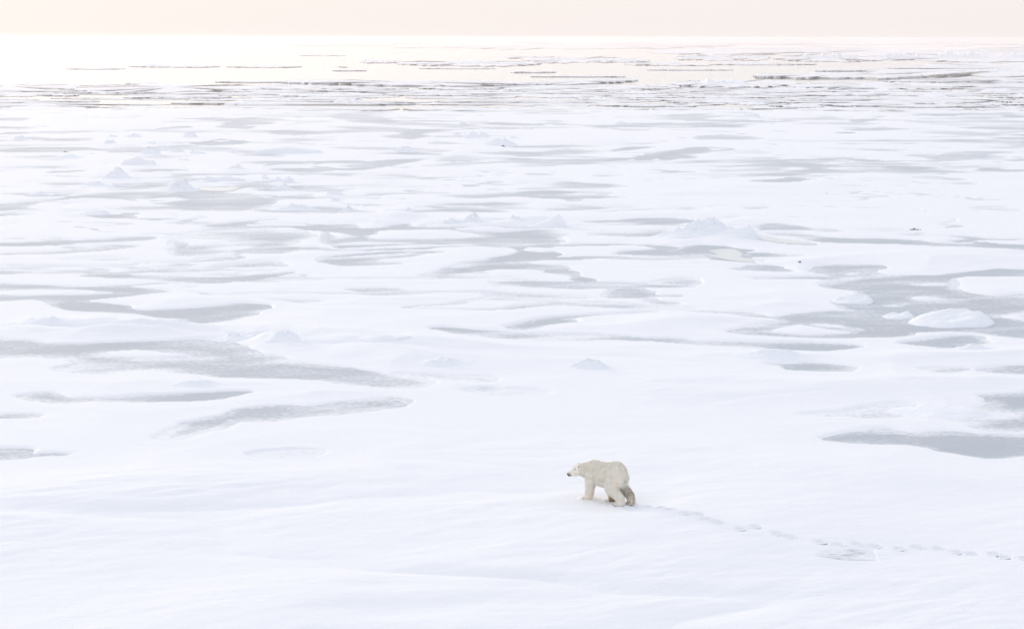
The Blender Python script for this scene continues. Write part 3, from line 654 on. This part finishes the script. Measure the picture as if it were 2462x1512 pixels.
FL = [  # u0,u1,vback,vfront,freeboard,slant,ridges,label
 (-200, 430, 99.6, 102.6, 1.0, 0, None, 'faint pink ice strip on the left horizon'),
 (300, 1010, 101.5, 106.5, 1.2, 0, [(500, 900, 2, 3)], 'long pinkish ice strip under the horizon left of centre'),
 (1050, 1760, 101.5, 117, 1.4, 0, [(1100, 1700, 3, 5), (1150, 1500, 2, 6)], 'wide grey-pink pack of ice near the central horizon'),
 (1500, 2700, 100.5, 108, 1.4, .5, [(1600, 2500, 3, 8)], 'very long ice sheet lining the right horizon'),
 (1545, 2700, 112, 134, .8, 0, [(1600, 1830, 4, 11), (1850, 2100, 4, 12), (2200, 2460, 6, 13)], 'broad bluish floe with rows of bumps under the right horizon'),
 (310, 525, 156.5, 161.5, .8, 0, [(320, 525, 7, 21)], 'left floe carrying a low bumpy ridge in the bright water'),
 (545, 722, 158.5, 162, .8, 0, [(560, 700, 3, 23)], 'floe right behind the left bumpy floe'),
 (160, 300, 164.5, 166.3, .6, 0, None, 'thin pink sliver of ice in the bright water at left'),
 (720, 830, 133, 134.8, .7, 0, None, 'thin floe line high in the bright water left of centre'),
 (865, 965, 145, 151, 1.0, 0, [(865, 930, 7, 31), (900, 965, 4, 32)], 'dark lumpy floe at the left end of the central ridge'),
 (800, 880, 168.5, 170, .8, 0, None, 'short thin floe line under the dark lumpy floe'),
 (812, 836, 160, 161.2, .8, 0, None, 'tiny ice fragment in the bright water above a thin line'),
 (960, 1300, 146, 158, 1.0, 0, [(990, 1200, 7, 41), (1080, 1180, 9, 42), (1200, 1290, 4, 43)], 'long ridged floe in the centre of the bright water'),
 (1215, 1345, 135, 141, .8, 0, [(1230, 1300, 3, 45)], 'small floe above the long ridged floe'),
 (1260, 1490, 136, 150, .9, 0, [(1290, 1400, 8, 47), (1400, 1480, 4, 48)], 'peaked floe right of the long ridged floe'),
 (1420, 1560, 141, 150, .8, 0, [(1440, 1540, 7, 50)], 'floe with two small bumps right of the peaked floe'),
 (1500, 1710, 152, 157.5, .8, 1, [(1520, 1600, 3, 52), (1580, 1640, 6, 53)], 'slim floe with dark front below the two bumps'),
 (1620, 1850, 133, 145, .8, 0, [(1640, 1740, 8, 55), (1720, 1840, 7, 56)], 'bumpy floe left of the great right ridge'),
 (1690, 1960, 152.5, 155.8, .8, 0, [(1730, 1860, 6, 58)], 'thin long floe with pale bumps below the great ridge'),
 (1860, 2130, 134, 147, 1.1, 0, [(1880, 2070, 16, 61), (1950, 2060, 12, 62)], 'floe bearing the left half of the great right ridge'),
 (2110, 2720, 128, 147, 1.1, 0, [(2110, 2300, 12, 64), (2220, 2330, 17, 65), (2300, 2440, 14, 66), (2380, 2700, 13, 67)], 'floe bearing the right half of the great right ridge'),
 (1962, 2120, 168.5, 170.6, 1.0, 0, None, 'thin straight floe line in cream water at right'),
 (2095, 2800, 152, 183, .9, -5, [(2150, 2400, 5, 70), (2340, 2700, 9, 71)], 'great sloping snow floe rising to the right edge'),
 (690, 960, 109.5, 111, .9, 0, None, 'hair-thin ice line under the horizon, left of centre'),
 (940, 1120, 114, 116, .9, 0, [(960, 1050, 2, 173)], 'short faint floe under the central horizon'),
 (1010, 1190, 164, 165.3, .6, 0, None, 'hair-thin ice line below the long ridged floe'),
 (520, 700, 196, 198, .6, 0, None, 'thin ice line above the left pack'),
 (1560, 1760, 167, 168.5, .7, 0, None, 'thin ice line in cream water left of the dark-edged floe'),
 (1280, 1500, 183, 184.6, .7, 0, None, 'faint ice line just above the central floes'),
 (1230, 1335, 172, 174, .9, 0, [(1235, 1255, 2, 73)], 'thin isolated floe line in the central bright water'),
 (1815, 2215, 176, 186.5, 1.6, 0, [(1860, 2000, 3, 75)], 'flat floe with the longest dark front edge at right'),
 (1620, 1920, 193, 208.5, 1.1, -.5, [(1640, 1800, 9, 77), (1680, 1745, 15, 78), (1740, 1800, 9, 79)], 'floe topped by a sharp peaked blue ridge'),
 (690, 1265, 193, 204, 1.2, 2.5, [(920, 1050, 3, 81), (1200, 1260, 3, 82)], 'central flat floe with a long dark front edge'),
 (1265, 1530, 192, 201, .9, -4, None, 'flat floe continuing right from the central dark edge'),
 (2130, 2700, 188, 198, 1.0, -1, None, 'narrow floe under the great sloping floe'),
 (2180, 2700, 200, 210, .9, 1, [(2250, 2400, 3, 85)], 'snow floe second below the great sloping floe'),
 (1900, 2300, 199, 214, .9, 1, [(2040, 2090, 5, 87)], 'pale floe right of the sharp blue ridge'),
 (300, 380, 199, 202.5, .6, 0, [(310, 378, 4, 89)], 'pinkish rough ice heap at top of left pack'),
 (-150, 190, 201, 216, .7, 1, None, 'pink snow floe at the left edge of the pack'),
 (180, 640, 203, 220, .7, -1, [(560, 620, 2, 91)], 'wide pink snow floe at the top of the left pack'),
 (600, 860, 205, 214, .8, 1, None, 'snow floe between the left pack and central dark edge'),
]
for i, (u0, u1, vb, vf, fb, sl_, rd, lab) in enumerate(FL):
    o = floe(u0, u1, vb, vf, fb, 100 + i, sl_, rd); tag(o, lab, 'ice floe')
# the crowded belt right behind the fast ice: floe against floe
rng = random.Random(5); band = 0
BANDS = [(206 + 5.2*k - 1.5, 206 + 5.2*k + 4.2) for k in range(11)]
WORDS = ['highest', 'second highest', 'third highest', 'fourth', 'fifth', 'sixth', 'seventh', 'eighth', 'third nearest', 'second nearest', 'nearest']
for bi, (va, vb_) in enumerate(BANDS):
    u = -420 + rng.uniform(0, 150); k = 0
    while u < 2850:
        wdt = rng.uniform(90, 300) if rng.random() < .55 else rng.uniform(300, 620)
        if rng.random() < .84 or bi > 9:
            y0 = va + rng.uniform(-1.5, 1.5); y1 = vb_ + rng.uniform(-1.6, 1.6)
            if bi == 10: y1 = 267
            rd = [(u + wdt*.2, u + wdt*rng.uniform(.4, .8), rng.uniform(1.5, 5), 300 + bi*40 + k)] if rng.random() < .6 else None
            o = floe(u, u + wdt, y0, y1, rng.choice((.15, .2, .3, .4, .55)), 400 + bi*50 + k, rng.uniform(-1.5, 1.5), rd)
            side = ['far left', 'left', 'centre left', 'centre', 'centre right', 'right', 'far right'][int(min(6, max(0, (u + wdt/2)/2462*7)))]
            tag(o, f'flat snow floe in {WORDS[bi]} row of the crowded floe belt, {side}', 'ice floe', 'floes of the crowded belt')
            k += 1
        u += wdt + rng.uniform(-14, 30)

# ------------------------------------------------------------------ paw prints
n = 40; rr = np.array([0, .03, .06, .085, .105, .12, .135, .155, .19, .23]); a = np.linspace(0, 2*math.pi, n, endpoint=False)
def print_mesh(seed):
    V = [(0, 0, -.135)]; F = []
    for j, r0 in enumerate(rr[1:]):
        for k in range(n):
            toe = 0.10*max(0, math.cos(5*a[k]))*(1 if math.cos(a[k]) < .3 else 0)
            x = -math.cos(a[k])*r0*(1.05 + toe) * 1.15; y = math.sin(a[k])*r0*.95
            zz = float(np.interp(r0, [0, .06, .105, .12, .155, .19, .23], [-.135, -.13, -.10, -.01, .022, .006, -.03])) + .006*math.sin(3*a[k] + seed)*(r0 > .1)
            V.append((x, y, zz))
    for k in range(n): F.append((0, 1 + (k+1) % n, 1 + k))
    for j in range(len(rr) - 2):
        for k in range(n): k2 = (k+1) % n; F.append((1 + j*n + k, 1 + j*n + k2, 1 + (j+1)*n + k2, 1 + (j+1)*n + k))
    me = bpy.data.meshes.new('paw_print'); me.from_pydata(V, [], F); me.materials.append(mat_snow)
    for p in me.polygons: p.use_smooth = True
    return me
pm = print_mesh(1)
ORD = ['first', 'second', 'third', 'fourth', 'fifth', 'sixth', 'seventh', 'eighth', 'ninth', 'tenth', 'eleventh', 'twelfth', 'thirteenth', 'fourteenth', 'fifteenth', 'sixteenth', 'seventeenth', 'eighteenth', 'nineteenth', 'twentieth', 'twenty-first', 'twenty-second', 'twenty-third', 'twenty-fourth']
for i, (px, py) in enumerate(PW_):
    o = bpy.data.objects.new('paw_print', pm); COL.objects.link(o); o.location = (px, py, height_at(px, py)); o.rotation_euler.z = 0.3 - .3*i/24 + random.Random(i).uniform(-.3, .3)
    s = random.Random(i + 9).uniform(.72, 1.08); o.scale = (s*1.15, s, 1)
    tag(o, f'{ORD[i]} paw print behind the bear along its snow trail', 'paw print', 'paw prints behind the bear')

# ------------------------------------------------------------------ the polar bear
bz = BZ - .045
bear = bpy.data.objects.new('polar_bear', None); COL.objects.link(bear); bear.location = (bx, by, bz)
tag(bear, 'white polar bear walking away to the left across the snow', 'polar bear')
HD = np.array([-.695, .719, 0]); RT = np.array([.719, .695, 0]); UP = np.array([0, 0, 1.0])
def L3(f, r, z):            # forward, right, up from the planted left hind paw
    return HD*f + RT*r + UP*z*.95
def capsule(bm, p0, r0, p1, r1, seg=14):
    p0, p1 = Vector(p0), Vector(p1); d = (p1 - p0); ln = d.length; q = d.normalized().to_track_quat('Z', 'Y').to_matrix()
    rings = []
    for k in range(6): t = k/5*math.pi/2; rings.append((-r0*math.cos(t), r0*math.sin(t)))
    for k in range(6): t = k/5*math.pi/2; rings.append((ln + r1*math.sin(t), r1*math.cos(t)))
    vv = []
    for (zz, rad) in rings:
        rad = max(rad, 1e-3)
        vv.append([bm.verts.new(p0 + q@Vector((rad*math.cos(2*math.pi*j/seg), rad*math.sin(2*math.pi*j/seg), zz))) for j in range(seg)])
    for a_, b_ in zip(vv[:-1], vv[1:]):
        for j in range(seg): bm.faces.new((a_[j], a_[(j+1) % seg], b_[(j+1) % seg], b_[j]))
    bm.faces.new(vv[0][::-1]); bm.faces.new(vv[-1])
def ell(bm, c, rf, rr_, rz, yaw=0.0, pitch=0.0):
    r = bmesh.ops.create_uvsphere(bm, u_segments=20, v_segments=14, radius=1)
    f = HD*math.cos(yaw) + RT*math.sin(yaw); rt = RT*math.cos(yaw) - HD*math.sin(yaw)
    f2 = f*math.cos(pitch) + UP*math.sin(pitch); u2 = UP*math.cos(pitch) - f*math.sin(pitch)
    for v_ in r['verts']:
        x, y, zz = v_.co; v_.co = Vector(np.array(c) + f2*x*rf + rt*y*rr_ + u2*zz*rz)
bm = bmesh.new()
CR = .18                      # body centre line: 0.18 right of the left hind paw
E = lambda f, r, z, *a, **k: ell(bm, L3(f, r + CR, z), *a, **k)
Cp = lambda a, r0, b, r1: capsule(bm, L3(a[0], a[1] + CR, a[2]), r0, L3(b[0], b[1] + CR, b[2]), r1)
E(.42, 0, 1.08, .41, .41, .45)                # rump
E(.30, 0, 1.00, .30, .38, .40)
E(.50, 0, 1.30, .34, .26, .20)
E(.70, 0, 1.00, .46, .39, .44)                # belly
E(1.00, 0, .99, .46, .37, .43)
E(1.36, 0, 1.05, .38, .33, .385)              # chest
E(1.25, 0, 1.19, .36, .23, .17)               # shoulder hump
E(.90, 0, 1.24, .50, .24, .16)
Cp((1.42, 0, 1.07), .32, (1.78, -.03, 1.03), .26)      # neck
Cp((1.72, -.02, 1.03), .26, (2.00, -.08, 1.02), .21)
# head, turned to the left
hx, hr = 2.08, -.10
HY = -.78
def Hd(d, s, z_):   # along the face, sideways, up, relative to the skull
    d *= .95; return (hx + d*math.cos(HY) - s*math.sin(HY), hr + d*math.sin(HY) + s*math.cos(HY), 1.03 + z_)
Cp(Hd(-.06, 0, 0.0), .185, Hd(.09, 0, -.035), .150)
Cp(Hd(.05, 0, -.06), .145, Hd(.21, 0, -.125), .098)
Cp(Hd(.18, 0, -.115), .095, Hd(.330, 0, -.190), .066)
Cp(Hd(.04, 0, -.14), .115, Hd(.29, 0, -.225), .052)
for s in (-1, 1):
    Cp(Hd(-.02, s*.135, .095), .055, Hd(-.035, s*.165, .165), .044)     # ears
# left fore leg, planted ahead
Cp((1.36, -.19, .95), .24, (1.41, -.20, .60), .180); Cp((1.41, -.20, .62), .178, (1.44, -.22, .26), .145); Cp((1.44, -.22, .26), .142, (1.45, -.22, .12), .132)
E(1.51, -.23, .08, .18, .135, .085)
# right fore leg, trailing, heel up
Cp((1.10, .20, .92), .22, (.92, .20, .62), .170); Cp((.92, .20, .62), .165, (.76, .15, .32), .135); Cp((.76, .15, .34), .135, (.67, .12, .17), .130)
E(.66, .12, .105, .14, .13, .11, pitch=-.5)
# left hind leg, planted
Cp((.38, -.17, .92), .30, (.42, -.22, .62), .225); Cp((.40, -.22, .62), .215, (.06, -.20, .32), .150); Cp((.06, -.20, .34), .145, (-.02, -.19, .14), .135)
E(.07, -.19, .09, .20, .145, .10)
# right hind leg, trailing, sole turned back
Cp((.34, .17, .92), .29, (.32, .21, .62), .200); Cp((.30, .21, .64), .190, (-.10, .17, .38), .135); Cp((-.10, .17, .40), .130, (-.20, .15, .20), .120)
E(-.15, .14, .14, .18, .135, .095, pitch=-.75)
capsule(bm, L3(.04, CR, 1.06), .055, L3(-.02, CR, .92), .035)       # tail
me = bpy.data.meshes.new('tmp'); bm.to_mesh(me); bm.free(); tmp = bpy.data.objects.new('tmp', me); COL.objects.link(tmp)
mo = tmp.modifiers.new('r', 'REMESH'); mo.mode = 'VOXEL'; mo.voxel_size = .022; mo.adaptivity = 0
ms = tmp.modifiers.new('s', 'SMOOTH'); ms.factor = .6; ms.iterations = 9
dg = bpy.context.evaluated_depsgraph_get(); ev = tmp.evaluated_get(dg); bme = bpy.data.meshes.new_from_object(ev)
bpy.data.objects.remove(tmp)
bme.name = 'body'; bme.materials.clear(); bme.materials.append(mat_fur)
nv = len(bme.vertices); co = np.zeros(nv*3, np.float32); bme.vertices.foreach_get('co', co); co = co.reshape(-1, 3)
nn = np.zeros(nv*3, np.float32); bme.vertices.foreach_get('normal', nn); nn = nn.reshape(-1, 3)
co += nn*(0.012*noise(co[:, 0]*5 + co[:, 2]*3, co[:, 1]*5 + co[:, 2]*4, 3))[:, None]
bme.vertices.foreach_set('co', co.ravel())
def stain_of(c):
    f = c@HD; r = c@RT - CR; z_ = c[:, 2]
    s = np.zeros(len(c))
    # dirty soles of the two trailing right paws
    rf = (f > .49) & (f < 1.00) & (r > -.06) & (z_ < .5)
    s = np.where(rf, sstep(.34, .10, z_ + (f - .66)*.5 + .08*noise(c[:, 0]*30, c[:, 2]*30, 5)), s)
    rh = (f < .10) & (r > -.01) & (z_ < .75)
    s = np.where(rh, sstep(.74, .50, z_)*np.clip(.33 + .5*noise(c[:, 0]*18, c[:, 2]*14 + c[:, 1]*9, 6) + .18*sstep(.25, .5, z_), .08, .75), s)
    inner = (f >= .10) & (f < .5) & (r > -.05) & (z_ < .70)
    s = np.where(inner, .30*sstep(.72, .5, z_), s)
    # dark muzzle tip
    k = np.array(L3(*[a_ + b_ for a_, b_ in zip(Hd(.36, 0, -.20), (0, CR, 0))])); d_ = np.linalg.norm(c - k, axis=1)
    s = np.maximum(s, .8*sstep(.13, .05, d_))
    s = np.maximum(s, .28*sstep(.06, .0, np.linalg.norm((c - L3(-.02, CR, .95))*np.array([1, 1, .45]), axis=1)))
    return s
def warm_of(c):  # warm light on the lower legs put into the colour, plus uneven fur tone
    f = c@HD; r = c@RT - CR; z_ = c[:, 2]
    return np.clip(.36*sstep(.45, .05, z_)*(f > 1.2) + .8*sstep(.7, .35, z_)*(f > .6)*(f < 1.2) + .12 + .22*noise(c[:, 0]*3, c[:, 2]*3 + c[:, 1], 8), 0, 1)
for an, fn in (('stain', stain_of), ('warm', warm_of)):
    a_ = bme.attributes.new(an, 'FLOAT', 'POINT'); a_.data.foreach_set('value', fn(co).astype(np.float32))
for p in bme.polygons: p.use_smooth = True
body = bpy.data.objects.new('body', bme); COL.objects.link(body); body.parent = bear
# fur
nf = len(bme.polygons); cen = np.zeros(nf*3, np.float32); bme.polygons.foreach_get('center', cen); cen = cen.reshape(-1, 3)
nor = np.zeros(nf*3, np.float32); bme.polygons.foreach_get('normal', nor); nor = nor.reshape(-1, 3)
rg = np.random.default_rng(3); per = max(1, int(70000/nf)); C_ = np.repeat(cen, per, 0); N_ = np.repeat(nor, per, 0)
C_ = C_ + rg.normal(0, .008, C_.shape); f = C_@HD; zc = C_[:, 2]
flow = np.where((zc > .75)[:, None], -HD*0.9 - UP*.35, -UP*1.0 - HD*.15); flow = flow - N_*(flow*N_).sum(1)[:, None]
dirv = flow/np.maximum(np.linalg.norm(flow, axis=1), .2)[:, None] + N_*.42 + rg.normal(0, .16, C_.shape)
dirv /= np.linalg.norm(dirv, axis=1)[:, None]
ln = rg.uniform(.030, .062, len(C_)); ln = np.where(f > 1.95, ln*.40, ln); ln = np.where(zc < .25, ln*.7, ln)
trail = (f < .1) & (C_@RT > CR) & (zc < .65); ln = np.where(trail, ln*1.5, ln)
side = np.cross(dirv, N_ + rg.normal(0, .5, N_.shape)); side /= np.maximum(np.linalg.norm(side, axis=1), 1e-6)[:, None]
wdv = .0055
A = C_ - side*wdv - N_*.004; B = C_ + side*wdv - N_*.004; T = C_ + dirv*ln[:, None]
T[:, 2] = np.maximum(T[:, 2], .01)
FV = np.stack([A, B, T], 1).reshape(-1, 3); FF = np.arange(len(FV)).reshape(-1, 3)
st = np.repeat(stain_of(C_), 3); wm = np.repeat(warm_of(C_), 3)
mesh_np('fur', FV, FF, mat_fur, smooth=False, parent=bear, attrs={'stain': st, 'warm': wm})
def part(name, build, mat):
    b = bmesh.new(); build(b); me = bpy.data.meshes.new(name); b.to_mesh(me); b.free(); me.materials.append(mat)
    for p in me.polygons: p.use_smooth = True
    o = bpy.data.objects.new(name, me); COL.objects.link(o); o.parent = bear; return o
hl = lambda d, s, z_: L3(*[a_ + b_ for a_, b_ in zip(Hd(d, s, z_), (0, CR, 0))])
part('nose', lambda b: ell(b, hl(.392, 0, -.185), .040, .034, .030, yaw=HY), mat_dark)
part('mouth', lambda b: capsule(b, hl(.37, -.012, -.245), .026, hl(.27, -.055, -.215), .016), mat_dark)
for s in (-1, 1):
    part('eye', lambda b: ell(b, hl(.13, s*.118, .012), .024, .016, .020, yaw=HY), mat_dark)
    part('inner_ear', lambda b: ell(b, hl(-.01, s*.200, .125), .034, .022, .050, yaw=HY), mat_mud)

# ------------------------------------------------------------------ sea air
def haze_box():
    b = bmesh.new(); bmesh.ops.create_cube(b, size=1)
    for v_ in b.verts: v_.co = Vector((v_.co.x*120000, v_.co.y*120000 + 0, -2.0 if v_.co.z < 0 else 16.4))
    me = bpy.data.meshes.new('haze'); b.to_mesh(me); b.free()
    hm = bpy.data.materials.new('sea_haze'); hm.use_nodes = True; t = hm.node_tree; t.nodes.clear()
    o_ = t.nodes.new('ShaderNodeOutputMaterial'); pv = t.nodes.new('ShaderNodeVolumePrincipled')
    pv.inputs['Color'].default_value = (1.0, .94, .925, 1); pv.inputs['Density'].default_value = HAZE; pv.inputs['Anisotropy'].default_value = 0.70
    t.links.new(pv.outputs[0], o_.inputs['Volume']); me.materials.append(hm)
    o = bpy.data.objects.new('haze', me); COL.objects.link(o); o['kind'] = 'stuff'; return o
HAZE = 0.00032
if HAZE: haze_box()
